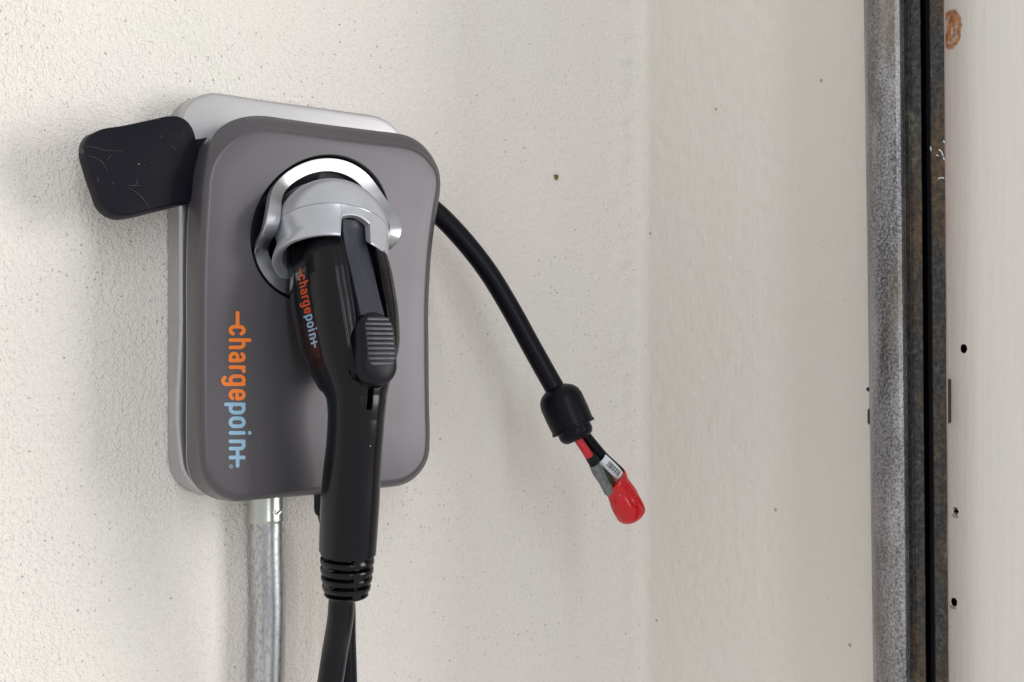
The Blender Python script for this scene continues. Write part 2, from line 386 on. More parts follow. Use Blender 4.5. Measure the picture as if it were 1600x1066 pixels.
# front cover, traced ring by ring
sock = (502, 363)
OUT = [(292.5,400),(292.5,560),(292,690),(292.5,723),(296.5,742),(303.5,756),(317.5,770),(334.4,779),(362.6,783),(400,780),(495,771),(560,763),(590,758),(615,750),(638,735),(650,710),(654,690),(654,600),(653,500),(656,420),(664,340),(668,300),(667,270),(658,246),(645,230),(634,219),(620,212),(587,205.5),(550,200.5),(494,193.5),(447,187),(413,182),(390.7,182.3),(370,186.5),(353,193.8),(339,203),(327,213.5),(314,229),(306,249),(301,272),(298,300),(294.5,340)]
CR = [(305,400),(303.5,500),(303.5,600),(305.5,680),(307,705),(309,727),(315,747),(325,763),(337,773),(350,780.5),(362.6,783.8),(376.6,783.2),(400,781),(495,773),(594,762.7),(612,761),(626,758.6),(640,752.6),(654.4,740.6),(664,727),(670,710),(671.4,690),(670.6,640),(669.5,540),(669.3,480),(671,438),(674.5,388),(680,345),(684,322),(687.3,300),(688,285),(686,268),(681,255),(672,240),(666,232.5),(658,224.6),(646.6,217),(634.4,211.8),(623,209.2),(587.5,204.6),(550,199.8),(494,192.7),(447,186),(413,181.4),(390.7,181.7),(370,186),(353,193.5),(340,203.5),(330,217),(321,240),(313.5,266),(309.8,290),(307.6,325),(306,360)]
FA = [(311,420),(310,500),(310,600),(311,680),(312,712),(314.7,733),(323,752),(337,768.5),(351,777),(366,781.3),(400,778.5),(495,770.5),(594,760.2),(612,758.5),(625,756),(638,750),(652,738.5),(661.5,725.5),(667.3,709),(668.8,690),(668.2,640),(667,540),(667,480),(668.5,438),(672,388),(677.5,345),(681.5,320),(685,300),(685.8,286),(684,272),(679.5,261),(672,251),(662.5,240.5),(651.3,232.6),(639,227),(625,224),(587.5,219.2),(550,214.8),(494,207.5),(447,201),(417,198.3),(400,198.6),(386,201.4),(372,207.3),(358,216),(344,229),(334.4,240),(325,257),(319.4,277.5),(316.6,310),(314.2,345),(312.5,380)]
DF = 0.088
ra = ringP(OUT, sock, 0.0565); rb = ringP(CR, sock, 0.077); rc = ringP(FA, sock, 0.0840)
mid = [(a + b) / 2 for a, b in zip(rb, rc)]
mid = [m_ + Vector((0, -0.0012, 0)) for m_ in mid]
def fil(k, dep): return [Vector((p.x, W - dep, p.z)) for p in inset2(rc, k)]
cx = Vector((0.3596, W - DF, 0.0903))
RH = 0.0602
def el(r, a): return (cx.x + r * (0.993 * math.cos(a) + 0.196 * math.sin(a)), cx.z + r * math.sin(a))
def v3(q, dep): return Vector((q[0], W - dep, q[1]))
def circ(r, dep): return [v3(el(r, 2*PI*k/N), dep) for k in range(N)]
# circle points matched to the same photo angle as the outline
def circ_m(r, dep):
    out = []
    for q in FACE_IN:
        zz = q.z - cx.z; a = math.atan2(zz, (q.x - cx.x - 0.196 * zz) / 0.993); out.append(v3(el(r, a), dep))
    return out
f1 = fil(0.0012, 0.0858); f2 = fil(0.0026, 0.0871); f3 = fil(0.0042, 0.0878); FACE_IN = fil(0.0060, DF)
slab('cable_spool', ra, 0.0325, 0.0568, 0.013, M['bezel'])
slab('silver_rim', ra, 0.0540, 0.0568, 0.0002, M['silver'], 0.0004)
inner = circ_m(RH, DF)
steps = [[FACE_IN[k].lerp(inner[k], t) for k in range(N)] for t in (0.3, 0.7)]
lip1 = circ_m(RH - 0.0006, DF - 0.0006); lip2 = circ_m(RH - 0.0008, DF - 0.004)
v, f = stitch([ra, rb, mid, rc, f1, f2, f3, FACE_IN] + steps + [inner, lip1, lip2], (True, False))
mk('front_cover', v, f, M['charcoal'], charger, angle=40)
# socket bowl
prof = [(RH-0.0007, DF-0.003), (RH-0.0010, DF-0.010), (RH-0.004, DF-0.014), (0.048, DF-0.0145), (0.040, DF-0.020), (0.0005, DF-0.020)]
v, f = stitch([circ(r, d) for r, d in prof], (False, True)); mk('socket_bowl', v, f, M['bezel'], charger)
# chrome trim ring: a flat band that rises into two lobes at three and nine o'clock
def bumpf(a):
    s = 0
    for c_, amp in ((-0.04, 0.0285), (PI - 0.02, 0.0245)):
        d = (a - c_ + PI) % (2*PI) - PI; up = (d > 0) == (c_ < 1); w_ = 0.44 if up else 0.31; s += amp * math.exp(-(abs(d) / w_) ** (2.2 if up else 3))
    return s
def trim(ri, ro):
    n = 240; rings = []
    prof = [(ri, -0.004), (ri, 0.0012), (ri + 0.0005, 0.0019), ((ri+ro)/2, 0.0024), (ro - 0.0006, 0.0022), (ro, 0.0014), (ro, -0.004)]
    for r, h in prof:
        rings.append([v3(el(r, 2*PI*k/n), DF - 0.0045 + h + bumpf(2*PI*k/n)) for k in range(n)])
    rings.append(rings[0]); v, f = stitch(rings); return mk('chrome_trim', v, f, M['chrome'], charger, angle=40)
trim(0.0463, 0.0577)

# black hook for hanging the cable, sticking out at the left
HF = [(131,232),(132.5,225),(138,213.5),(150.5,205.5),(194,196.2),(236.6,187.2),(262,181.9),(279,182.3),(290.7,188.4),(300,200),(306,219),(308.5,240),(308,270),(305,312),(297,314),(262,321.6),(228,329.2),(196,336.4),(181,336),(165.7,326),(157.3,311),(148.8,284.8),(137,251)]
HB = [(122.7,240),(124.5,226),(132,214),(150,207),(194,197.8),(236.6,188.8),(262,183.6),(278,184.5),(289,191),(297,203),(303,222),(305,243),(305,270),(303,317),(297,318.4),(262,326.8),(238,332.6),(198,342.2),(181,344),(163,338.5),(150.5,327),(140.4,301.7),(130,271)]
hc = (215, 262)
ha = ringP(HB, hc, 0.044, 160); hb = ringP(HF, hc, 0.0585, 160)
hb1 = [p + Vector((0, -0.0008, 0)) for p in inset2(hb, 0.0006)]; hb2 = [Vector((p.x, p.y - 0.0010, p.z)) for p in inset2(hb, 0.0016)]
v, f = stitch([ha, hb, hb1, hb2], (True, True)); hk = mk('cable_hook', v, f, M['hookmat'], charger)
AR = [(296,222),(316,216.5),(345,214),(372,222),(372,300),(340,312),(310,316),(290,318),(290,240)]
v, f = stitch([ringP(AR, (330, 265), 0.036, 80), ringP(AR, (330, 265), 0.050, 80)], (True, True)); mk('hook_arm', v, f, M['black_satin'], charger)
# fine scratches on the hook: thin proud threads of scuffed plastic
def scratch(pts, w=0.00009, d=0.0605):
    p = [P(x, y, d) for x, y in crom(pts, False, 5) ] if False else [P(q[0], q[1], d) for q in crom(pts, False, 5)]
    v = []; f = []
    for i, q in enumerate(p):
        t = (p[min(i+1, len(p)-1)] - p[max(0, i-1)]).normalized(); nrm = Vector((-t.z, 0, t.x)); k = w * (0.4 + 0.6 * math.sin(PI * (i + .5) / len(p)))
        v += [q + nrm * k, q - nrm * k + Vector((0, -0.00003, 0))]
        if i: f.append((2*i-2, 2*i-1, 2*i+1, 2*i))
    return v, f
SV, SF = [], []
for s in [[(136,229),(150,231),(165,235),(178,236),(193,236)], [(137,244),(150,247),(160,254),(168,267)], [(200,293),(213,301),(225,312),(234,326)], [(197,289),(208,290),(220,290)], [(211,290),(214,285),(215,281)],
          [(250,211),(253,216)], [(268,227),(276,235)], [(286,210),(288,214)], [(153,277),(154,284)], [(175,289),(178,284)], [(167,250),(174,242)], [(225,257),(226,260)], [(246,186),(250,187)]]:
    v, f = scratch(s); b = len(SV); SV += v; SF += [tuple(i + b for i in q) for q in f]
scm = mat('scuff', (0.08, 0.075, 0.07), 0.5)
o = mk('scratch_marks', SV, SF, scm, charger, smooth=False); o['kind'] = 'stuff'

# lettering -----------------------------------------------------------------
def arc(cx_, cy_, rx, ry, a0, a1, n=7): return [(cx_ + rx*math.cos(math.radians(a0 + (a1-a0)*i/n)), cy_ + ry*math.sin(math.radians(a0 + (a1-a0)*i/n))) for i in range(n+1)]
def oval(u0, u1, v0, v1):
    r = (u1-u0)/2; return [ *arc(u0+r, v1-r, r, r, 180, 0, 10), *arc(u0+r, v0+r, r, r, 0, -180, 10), (u0, v0+r+0.01), (u0, v1-r)]
def glyphs():                   # strokes in photo units: u runs along the word, v up from the base line
    O, B = [], []
    O.append([(489, 14.2), (509, 14.2)])
    O.append(arc(516.3, 17.8, 5.6, 6.2, 20, 180) + arc(516.3, 9.2, 5.6, 6.2, 180, 340))
    O.append([(531.6, 3), (531.6, 33)]); O.append([(531.6, 15)] + arc(537.3, 18, 5.7, 6, 170, 0) + [(543, 3)])
    O.append(arc(558, 18.5, 5.4, 5.5, 150, 0) + [(563.4, 3)]); O.append([(563.4, 14.2), (558, 14.2)] + arc(557.6, 8.6, 5.2, 5.6, 90, 270) + [(563.4, 3)])
    O.append([(574, 3), (574, 24)]); O.append([(574, 15)] + arc(580, 17.5, 6, 6.5, 170, 85))
    O.append(oval(588, 600.5, 3, 24)); O.append([(600.5, 24), (600.5, -3)] + arc(595, -3, 5.5, 5.5, 0, -150))
    O.append([(613.5, 13.4), (620.5, 13.4)]); O.append([(623, 13.4), (623, 17)] + arc(617, 18, 6, 6, 0, 180) + arc(617, 9, 6, 6, 180, 335))
    B.append([(632, -4), (632, 24)]); B.append(oval(632, 644.8, 3, 24))
    B.append(oval(653.8, 666.2, 3, 24)); B.append([(676.6, 3), (676.6, 24)]); B.append([(676.4, 33), (676.8, 33)])
    B.append([(689.8, 3), (689.8, 24)]); B.append([(689.8, 15)] + arc(695.4, 18, 5.6, 6, 170, 0) + [(701, 3)])
    B.append([(701, 14.2), (728, 14.2)]); B.append([(715, 3), (715, 24)])
    return O, B
def ribbons(strokes, w, place):
    V, Fc = [], []
    for s_i, s in enumerate(strokes):
        q = []
        for a, b in zip(s, s[1:]):
            L = math.hypot(b[0]-a[0], b[1]-a[1]); n = max(1, int(L / 2.0))
            for k in range(n): q.append((a[0]+(b[0]-a[0])*k/n, a[1]+(b[1]-a[1])*k/n))
        q.append(s[-1]); q = [p for i, p in enumerate(q) if i == 0 or math.hypot(p[0]-q[i-1][0], p[1]-q[i-1][1]) > 1e-3]
        n = len(q); T = []
        for i in range(n):
            a, b = q[max(0, i-1)], q[min(n-1, i+1)]; l = math.hypot(b[0]-a[0], b[1]-a[1]) or 1; T.append(((b[0]-a[0])/l, (b[1]-a[1])/l))
        L = [(q[i][0]-T[i][1]*w, q[i][1]+T[i][0]*w) for i in range(n)]; R = [(q[i][0]+T[i][1]*w, q[i][1]-T[i][0]*w) for i in range(n)]
        poly_sets = []
        lift = 0.00004 * (s_i % 7)
        base = len(V)
        for a, b in zip(L, R): V.append(place(*a, lift)); V.append(place(*b, lift))
        for i in range(n-1): Fc.append((base+2*i, base+2*i+1, base+2*i+3, base+2*i+2))
        closed = math.hypot(q[0][0]-q[-1][0], q[0][1]-q[-1][1]) < 0.5 and n > 6
        for end, sg in (() if closed else ((0, -1), (n-1, 1))):
            t = T[end]; cpt = q[end]; b0 = len(V); a0 = math.atan2(t[0], -t[1])
            ids = []
            for k in range(9):
                ang = math.atan2(t[0]*sg, -t[1]*sg) - PI * k / 8
                V.append(place(cpt[0] + w*math.cos(ang), cpt[1] + w*math.sin(ang), lift)); ids.append(b0 + k)
            Fc.append(tuple(ids))
    return V, Fc
O_, B_ = glyphs()
face_place = lambda u, v, lift: P(357 + v, u, DF + 0.00012 + lift)
v, f = ribbons(O_, 2.9, face_place); mk('orange_lettering', v, f, M['orange'], charger, smooth=False)
v, f = ribbons(B_, 2.9, face_place); mk('blue_lettering', v, f, M['blue'], charger, smooth=False)
v, f = ribbons([arc(729, 4, 2.6, 2.6, 0, 360, 12), [(728, 4.0), (730, 4.0)]], 0.45, face_place); mk('trade_mark', v, f, M['blue'], charger, smooth=False)

# cable outlet under the cover
oc = P(512, 766, 0.046)
lathe('cable_outlet', oc, (0, 0, -1), [(-0.02, 0.0115), (0.016, 0.0115), (0.0195, 0.0105), (0.0215, 0.0085), (0.0215, 0.002)], M['black_satin'], charger)
pth = [P(512, 770, 0.046), P(514, 800, 0.046), P(524, 840, 0.046), P(532, 890, 0.048), P(537, 940, 0.05), P(538, 1000, 0.052), P(540, 1066, 0.053), P(540, 1200, 0.055)]
tube('output_cable', crom(pth, False, 6), 0.0098, M['cord'], charger)
adopt(charger)

# ---------------------------------------------------------------- charging plug
X0 = P(*sock, DF).x
plug = thing('charging_plug', 'black charging plug hanging in the chrome ring of the charger', 'plug', onX(557, 616, X0))
TAB = [(345,514,40),(368,514,56),(395,515.5,65),(420,528,72),(445,532.5,75),(470,536,76),(497,541,75.5),(524,545,74),(545,548.5,71.5),(567,551,66),(590,554,57.5),(605,556,51),(620,557,46),(650,556.5,43.5),(691,554,43),(740,549.8,44.3),(785,547,45),(830,544.5,44.5),(862,543,43.8)]
ctr = [onX(px, py, X0) for py, px, h in TAB]
hw = [(h * ray(px).length * 0 + h) for py, px, h in TAB]
def depth_s(p): return p.x * SP + p.y * CP
path = crom(ctr, False, 24); rad_px = [q[0] for q in crom([(h, 0) for _, _, h in TAB], False, 24)]
AX = [rad_px[i] * depth_s(path[i]) / F / 1.045 for i in range(len(path))]
NP = len(path); NS = 520
def brat(z):                     # front-to-back size over side-to-side size
    return 1.17
pz = [p.z for p in path]
def yz(y, px=555, d=0.17): return P(px, y, d).z
z_button_top, z_button_bot = yz(478), yz(603)
z_slit_bot = yz(641)
def sup(a, n): 
    c_, s_ = math.cos(a), math.sin(a); return (abs(c_)**n + abs(s_)**n) ** (-1/n)
HR = []
frs = frames(path)
TT = [fr[0] for fr in frs]
def fuv(i):                      # front direction and side direction of section i
    T = TT[i]; front = Vector((0, -1, 0)); front = (front - T * front.dot(T)).normalized(); side = Vector((1, 0, 0)); return front, side
def surf_raw(i, a):
    front, side = fuv(i); A = AX[i]; Bq = A * brat(pz[i])
    blend = max(0.0, min(1.0, (path[i].z - yz(640)) / (yz(540) - yz(640))))
    n = 2.15 + 0.55 * blend
    k = sup(a, n)
    fx, sx_ = math.cos(a) * Bq * k, math.sin(a) * A * k
    # raised seams along the side panels
    for a0, amp, wd in ((-0.62, 0.0005, 0.035), (-0.40, 0.0005, 0.035), (0.62, 0.0005, 0.035)):
        g = amp * blend * math.exp(-((a - a0) / wd) ** 2); fx += g * math.cos(a) * 1; sx_ += g * math.sin(a)
    # shallow panel that carries the printed name
    if blend > 0:
        g = 0.0007 * blend * (1 / (1 + math.exp(-(a + 1.75) / 0.02))) * (1 / (1 + math.exp((a + 1.28) / 0.02)))
        fx -= g * math.cos(a); sx_ -= g * math.sin(a)
    return fx, sx_, front, side
def sstep(x, a, b):
    t = max(0, min(1, (x - a) / (b - a))); return t * t * (3 - 2 * t)
def surf(i, a):
    fx, sx_, front, side = surf_raw(i, a)
    z = path[i].z + front.z * fx
    if fx > 0:
        wch = 0.0122
        wch += (0.0170 - 0.0122) * sstep(-z, -yz(500), -yz(532))
        zc = z_button_bot + 0.0170                         # rounded end of the channel
        if z < zc:
            q = 1 - ((zc - z) / 0.0190) ** 2; wch = 0.0170 * math.sqrt(q) if q > 0 else 0
        slit = 0.0021 if (z < zc and z > z_slit_bot) else 0
        off = 0.0 if not slit else -0.0022 * (zc - z) / (zc - z_slit_bot)
        m1 = 1 - sstep(abs(sx_), wch - 0.0004, wch + 0.0012) if wch > 0.001 else 0
        m2 = 1 - sstep(abs(sx_ - off), slit - 0.0005, slit + 0.0003) if slit else 0
        fx -= 0.0075 * max(m1, m2)
    return path[i] + front * fx + side * sx_
rings = []
# angles denser towards the front
angs = []
for k in range(NS):
    t = k / NS * 2 - 1; angs.append(PI * (0.55 * t + 0.45 * t ** 3))
# resample the path more finely around the channel
for i in range(NP): rings.append([surf(i, a) for a in angs])
v, f = stitch(rings, (True, True))
handle = mk('handle', v, f, M['black_gloss'], plug, angle=75)
bmh = bmesh.new(); bmh.from_mesh(handle.data); bvh = BVHTree.FromBMesh(bmh); bmh.free()
def hit(px, py, lift):
    r = ray(px, py).normalized(); loc, nor, idx, dist = bvh.ray_cast(Vector((0, 0, 0)), r)
    if loc is None: loc = onX(px, py, X0); nor = -r
    if nor.dot(r) > 0: nor = -nor
    return loc + nor * lift

# printed name on the side of the handle
def grip_place(u, v, lift):
    t = (u - 487) / 243.0; bx, by = 464.0 + 20.5 * t + 3.0 * t * t, 421 + 124 * t
    return hit(bx + v * 0.40, by + v * 0.02 - v * 0.16, 0.0003 + lift * 0.5)
lv, lf = [], []
for j in range(41):
    t = j / 40; 
    for k in range(7):
        px = 460.2 + 22 * t + 3.0*t*t + 17 * k / 6; py = 412 + 150 * t - 4 * k / 6
        lv.append(hit(px, py, 0.00016))
for j in range(40):
    for k in range(6): lf.append((j*7+k, j*7+k+1, (j+1)*7+k+1, (j+1)*7+k))
mk('name_label', lv, lf, M['label_black'], plug)
v, f = ribbons(O_, 2.9, grip_place); mk('orange_lettering', v, f, M['orange_d'], plug, smooth=False)
v, f = ribbons(B_, 2.9, grip_place); mk('blue_lettering', v, f, M['blue_d'], plug, smooth=False)

# release lever
LP = [(553,344),(553.5,356),(555.5,372),(557.5,386),(561.5,404),(565.6,420),(571.8,446),(577,468),(583,492)]
lp = crom([onX(x, y, X0) for x, y in LP], False, 6); lr = []
for i, p in enumerate(lp):
    T = (lp[min(i+1, len(lp)-1)] - lp[max(0, i-1)]).normalized(); fr_ = Vector((1, 0, 0)).cross(T); fr_ = fr_ if fr_.y < 0 else -fr_; fr_.normalize()
    w_ = 0.0100 if i > 6 else 0.0096
    sec = [(-w_, -0.008), (-w_, -0.0012), (-w_ + 0.0004, -0.0004), (-w_ + 0.0012, 0.0), (0, 0.0006), (w_ - 0.0012, 0.0), (w_ - 0.0004, -0.0004), (w_, -0.0012), (w_, -0.008)]
    lr.append([p + Vector((1, 0, 0)) * a + fr_ * b for a, b in sec])
v, f = stitch(lr, (True, True)); mk('release_lever', v, f, M['lever'], plug, angle=50)
# thumb button with ribs
pA, pB = onX(584, 492, X0), onX(594, 597, X0)
Tb = (pB - pA).normalized(); Nb = Vector((1, 0, 0)).cross(Tb); Nb = Nb if Nb.y < 0 else -Nb
Ob = pA; Lb = (pB - pA).length
def bpt(x, l, h): return Ob + Vector((1, 0, 0)) * x + Tb * l + Nb * h
def stadium(hw_, l0, l1, n=48):
    out = []
    for k in range(n):
        a = 2 * PI * k / n; c_, s_ = math.cos(a), math.sin(a)
        out.append((hw_ * c_ if True else 0, (l1 - hw_ if s_ > 0 else l0 + hw_) + hw_ * s_))
    return out
rg = []
for hw_, l0, l1, h in [(0.0152, -0.002, Lb + 0.002, -0.009), (0.0152, -0.002, Lb + 0.002, -0.0005), (0.0146, -0.0014, Lb + 0.0012, 0.0012), (0.0125, 0.001, Lb - 0.003, 0.0038), (0.0112, 0.003, Lb - 0.010, 0.0050), (0.0106, 0.004, Lb - 0.012, 0.0053)]:
    rg.append([bpt(x, l, h) for x, l in stadium(hw_, l0, l1)])
v, f = stitch(rg, (True, True)); mk('thumb_button', v, f, M['black_satin'], plug, angle=50)
nr = 10; l0, l1 = 0.0030, Lb - 0.0105; rw = 0.0108
M['rib'] = satin('rib_grey', (0.045, 0.045, 0.058), 0.42, 0.0, 0.2, 0.5, dust=0.3)
for k in range(nr):
    a = l0 + (l1 - l0) * k / nr; b = l0 + (l1 - l0) * (k + 1) / nr - 0.0009; md = (a + b) / 2
    def wat(l):
        q = min(l - l0, l1 - l) ; return rw if q > 0.008 else rw * (0.62 + 0.38 * math.sqrt(max(0, 1 - ((0.008 - q) / 0.008) ** 2)))
    wa, wb = wat(a + 0.0002), wat(b - 0.0002); hgt = 0.0076 - 0.0016 * ((md - (l0+l1)/2) / (l1 - l0) * 2) ** 2
    sec = [(a, 0.004), (a, hgt - 0.0011), (a + 0.0005, hgt - 0.0003), (a + 0.0013, hgt), (b - 0.0004, hgt - 0.0003), (b, hgt - 0.0011), (b, 0.004)]
    L_, R_ = [], []
    def cur(l, w_): return w_
    cols = [-1, -0.9, -0.4, 0.4, 0.9, 1]; V = []; Fs = []
    for cidx, cxx in enumerate(cols):
        for (l, h) in sec:
            w_ = wa + (wb - wa) * (l - a) / (b - a); hh = h - (0.0006 if abs(cxx) == 1 and h > 0.005 else 0)
            V.append(bpt(cxx * w_, l, hh))
    ns = len(sec)
    for c_ in range(len(cols) - 1):
        for j in range(ns - 1): Fs.append((c_*ns+j, c_*ns+j+1, (c_+1)*ns+j+1, (c_+1)*ns+j))
    Fs.append(tuple(range(ns))); Fs.append(tuple((len(cols)-1)*ns + j for j in range(ns)))
    mk('rib', V, Fs, M['rib'], plug, angle=30)

# silver collar: dome and skirt round a tilted axis, notched for the lever
C0 = onX(519.5, 367, X0); RD = 0.0443
axd = Vector((-0.20, -math.sin(math.radians(24)), -math.cos(math.radians(24)))).normalized()
e1 = Vector((1, 0, 0)); e1 = (e1 - axd * e1.dot(axd)).normalized(); e2 = axd.cross(e1); e2 = e2 if e2.y < 0 else -e2
def collar(l, a, r): return C0 + axd * l + (e1 * math.sin(a) + e2 * math.cos(a)) * r
NC = 360
SKL = 0.0278
def skirt(a):
    x = RD * math.sin(a) - 0.0006
    if math.cos(a) > 0:
        wn = 0.0122
        nt = 1 - sstep(abs(x), wn - 0.0003, wn + 0.0003)
        top = 0.0080 + 0.0035 * (x / wn) ** 2
        return SKL + (top - SKL) * nt
    return SKL
outer, innr = [], []
for j in range(14):
    th = (PI/2) * (j / 14) ** 0.8 * 1.0; outer.append([collar(-RD * math.cos(th) * 0.98, a, max(RD * math.sin(th), 1e-4)) for a in [2*PI*k/NC for k in range(NC)]])
mk_d, fd = stitch(outer + [[collar(-0.0002, 2*PI*k/NC, RD) for k in range(NC)], [collar(-0.0002, 2*PI*k/NC, RD - 0.003) for k in range(NC)]], (True, False))
mk('collar_dome', mk_d, fd, M['dome'], plug, angle=40)
rows = []
def rad_at(t):  return RD - 0.0002 - 0.0006 * t * t - 0.0004 * math.sin(PI * t)
aa = [2*PI*k/NC for k in range(NC)]
rows.append([collar(0.0000, a, RD - 0.0030) for a in aa]); rows.append([collar(0.0000, a, RD - 0.0003) for a in aa]); rows.append([collar(0.0003, a, RD) for a in aa])
for j in range(1, 15):
    rows.append([collar(0.0003 + (skirt(a) - 0.0003 - 0.0008) * j / 14, a, rad_at(j/14 * skirt(a) / SKL) + 0.0022 * sstep(j/14, 0.55, 1) * max(0, -math.sin(a)) - 0.0012 * math.sin(PI * min(1, j/10)) * max(0, -math.sin(a))) for a in aa])
rows.append([collar(skirt(a) - 0.0002, a, rad_at(skirt(a) / SKL) - 0.0003 + 0.0022 * max(0, -math.sin(a))) for a in aa])
rows.append([collar(skirt(a), a, rad_at(skirt(a) / SKL) - 0.0010 + 0.0022 * max(0, -math.sin(a))) for a in aa])
rows.append([collar(skirt(a) - 0.0002, a, RD - 0.0020) for a in aa])
rows.append([collar(skirt(a) - 0.0045 if skirt(a) > 0.022 else skirt(a) - 0.001, a, RD - 0.0064) for a in aa])
rows.append([collar(skirt(a) - 0.008 if skirt(a) > 0.022 else 0.002, a, RD - 0.0066) for a in aa])
rows.append([collar(0.0012, a, RD - 0.0068) for a in aa])
rows.append(rows[0])
v, f = stitch(rows); mk('collar_skirt', v, f, M['dome'], plug, angle=40)
v, f = stitch([[collar(0.0, a, RD - 0.004) for a in aa], [collar(0.004, a, RD - 0.006) for a in aa]], (True, True)); mk('collar_floor', v, f, M['bezel'], plug)

# strain relief with staggered slots
sA, sB = path[-1], onX(541, 931, X0)
sT = (sB - sA).normalized(); sL = (sB - sA).length + 0.001
sfront = Vector((0, -1, 0)); sfront = (sfront - sT * sfront.dot(sT)).normalized(); rr0 = AX[-1] * 1.0
rows = []
NRW = 130
for j in range(NRW + 1):
    t = j / NRW; R_ = rr0 * (0.985 - 0.20 * t ** 2.4 - (0.5 * max(0, (t - 0.9) / 0.1) ** 3 * 0.3)); row = []
    for k in range(192):
        a = 2 * PI * k / 192; dep = 0
        for q in range(5):
            tc = 0.10 + q * 0.195; tc_l = tc
            m_ = 1 - sstep(abs(t - tc_l), 0.034, 0.044)
            if q % 2 == 0: cen = (0.0, PI)
            else: cen = (-1.45, 1.7)
            dd = min(abs((a - c_ + PI) % (2*PI) - PI) for c_ in cen)
            dep = max(dep, m_ * sstep(dd, 0.22, 0.27))
        lump = 0.00025 * math.sin(2 * PI * (t - 0.10) / 0.195 - PI / 2)
        r = R_ + lump - 0.0065 * dep
        row.append(sA + sT * (t * sL) + (sfront * math.cos(a) * (1.06) + Vector((1, 0, 0)) * math.sin(a)) * r)
    rows.append(row)
v, f = stitch(rows, (True, True)); mk('strain_relief', v, f, M['black_gloss'], plug, angle=42)
cp = [onX(541, 915, X0), onX(535.5, 930, X0), onX(532, 965, X0), onX(523, 1020, X0), onX(516, 1066, X0 - 0.002), onX(505, 1130, X0 - 0.004), onX(492, 1200, X0 - 0.006)]
tube('plug_cable', crom(cp, False, 8), 0.0101, M['black_gloss'], plug, seg=40)
adopt(plug)

# ---------------------------------------------------------------- unused power cord
cord = thing('power_cord', 'loose black power cord with cut wires hanging from behind the charger', 'cord', P(800, 490, 0.06))
cpx = [(640,300,0.045),(682,332,0.048),(722,373,0.055),(762,424,0.066),(797,481,0.079),(831,543,0.092),(867,607,0.106),(878,626,0.109)]
cpth = crom([P(x, y, d) for x, y, d in cpx], False, 8)
tube('cord_sheath', cpth, lambda t: 0.00915, M['cord'], cord, seg=36)
g0, g1 = P(868, 607, 0.106), P(904, 686, 0.122); ga = (g1 - g0).normalized(); gl = (g1 - g0).length
k = gl / 87.0                    # metres per photo pixel along the gland
lathe('gland_cap', g0, ga, [(h*k, r*k) for h, r in [(-1, 17.0), (0, 19), (3, 24), (7, 29), (13, 33), (22, 35.2), (45, 35.3), (60, 34.6), (64, 34.4), (65, 35.8), (68.5, 36.0), (69.5, 34.0), (69.5, 28), (72, 27.5)]], M['cord'], cord, angle=35)
lathe('gland_nut', g0, ga, [(h*k, r*k) for h, r in [(66, 25), (69, 27.5), (78, 27.8), (84, 25), (87, 21), (88, 19), (86, 14)]], M['cord'], cord, angle=35)
dq = 0.122
def wire(name, pts, r, m): return tube(name, crom([P(x, y, d) for x, y, d in pts], False, 6), r, m, cord, seg=16)
wire('red_wire', [(899,680,.121),(905,689,.122),(913,701,.124),(921,713,.125)], 0.0040, M['red_wire'])
wire('black_wire', [(910,674,.120),(926,694,.121),(944,715,.122),(960,730,.123),(970,740,.124),(974,750,.124)], 0.0048, M['cord'])
wire('taped_wire', [(918,708,.1235),(926,722,.1245),(933,735,.125)], 0.0043, M['black_satin'])
wire('green_wire', [(918,690,.119),(930,710,.119),(946,738,.120),(958,760,.122)], 0.0032, M['green_wire'])
wire('black_wire', [(908,690,.118),(922,712,.117),(938,738,.118),(952,762,.121)], 0.0034, M['cord'])
# taped tail
tp = crom([P(x, y, d) for x, y, d in [(929,726,.126),(936,740,.127),(944,754,.127),(952,768,.126)]], False, 6)
tube('grey_tape', tp, lambda t: 0.0050 + 0.0004 * math.sin(7 * t), M['grey_tape'], cord, seg=20, wob=0.05)
# white barcode label wrapped round the black wire
la, lb = P(944, 715, 0.1274), P(974, 744, 0.1294); Tl = (lb - la).normalized(); wl = Vector((0, -1, 0)).cross(Tl).normalized(); Ln = (lb - la).length; nl = Tl.cross(wl); nl = nl if nl.y < 0 else -nl
def lab(s, t, lift=0): 
    a = t * 1.15; return la + Tl * (s * Ln) + wl * (0.0064 * math.sin(a) / math.sin(1.15) * 0.92) + nl * (0.0056 * (math.cos(a) - 1) + lift)
V = [lab(i / 8, j / 5 - 1, L) for L in (0, -0.0004) for i in range(9) for j in range(11)]; Fs = []
for L in (0, 99):
    for i in range(8):
        for j in range(10): Fs.append((L+i*11+j, L+i*11+j+1, L+(i+1)*11+j+1, L+(i+1)*11+j))
rim = [i*11 for i in range(9)] + [88+j for j in range(1, 11)] + [i*11+10 for i in range(7, -1, -1)] + [j for j in range(9, 0, -1)]
for a_, b_ in zip(rim, rim[1:] + rim[:1]): Fs.append((a_, b_, b_+99, a_+99))
mk('white_label', V, Fs, M['white_label'], cord)
random.seed(3); s_ = 0.24; V, Fs = [], []
while s_ < 0.80:
    w_ = random.choice([0.018, 0.03, 0.045]); b = len(V)
    V += [lab(s_ + a_, t_, 0.00012) for a_ in (0, w_) for t_ in (-0.55, -0.3, 0.0, 0.2)]
    Fs += [(b+i, b+i+1, b+5+i, b+4+i) for i in range(3)]; s_ += w_ + random.choice([0.018, 0.026])
mk('barcode', V, Fs, M['ink'], cord, smooth=False)
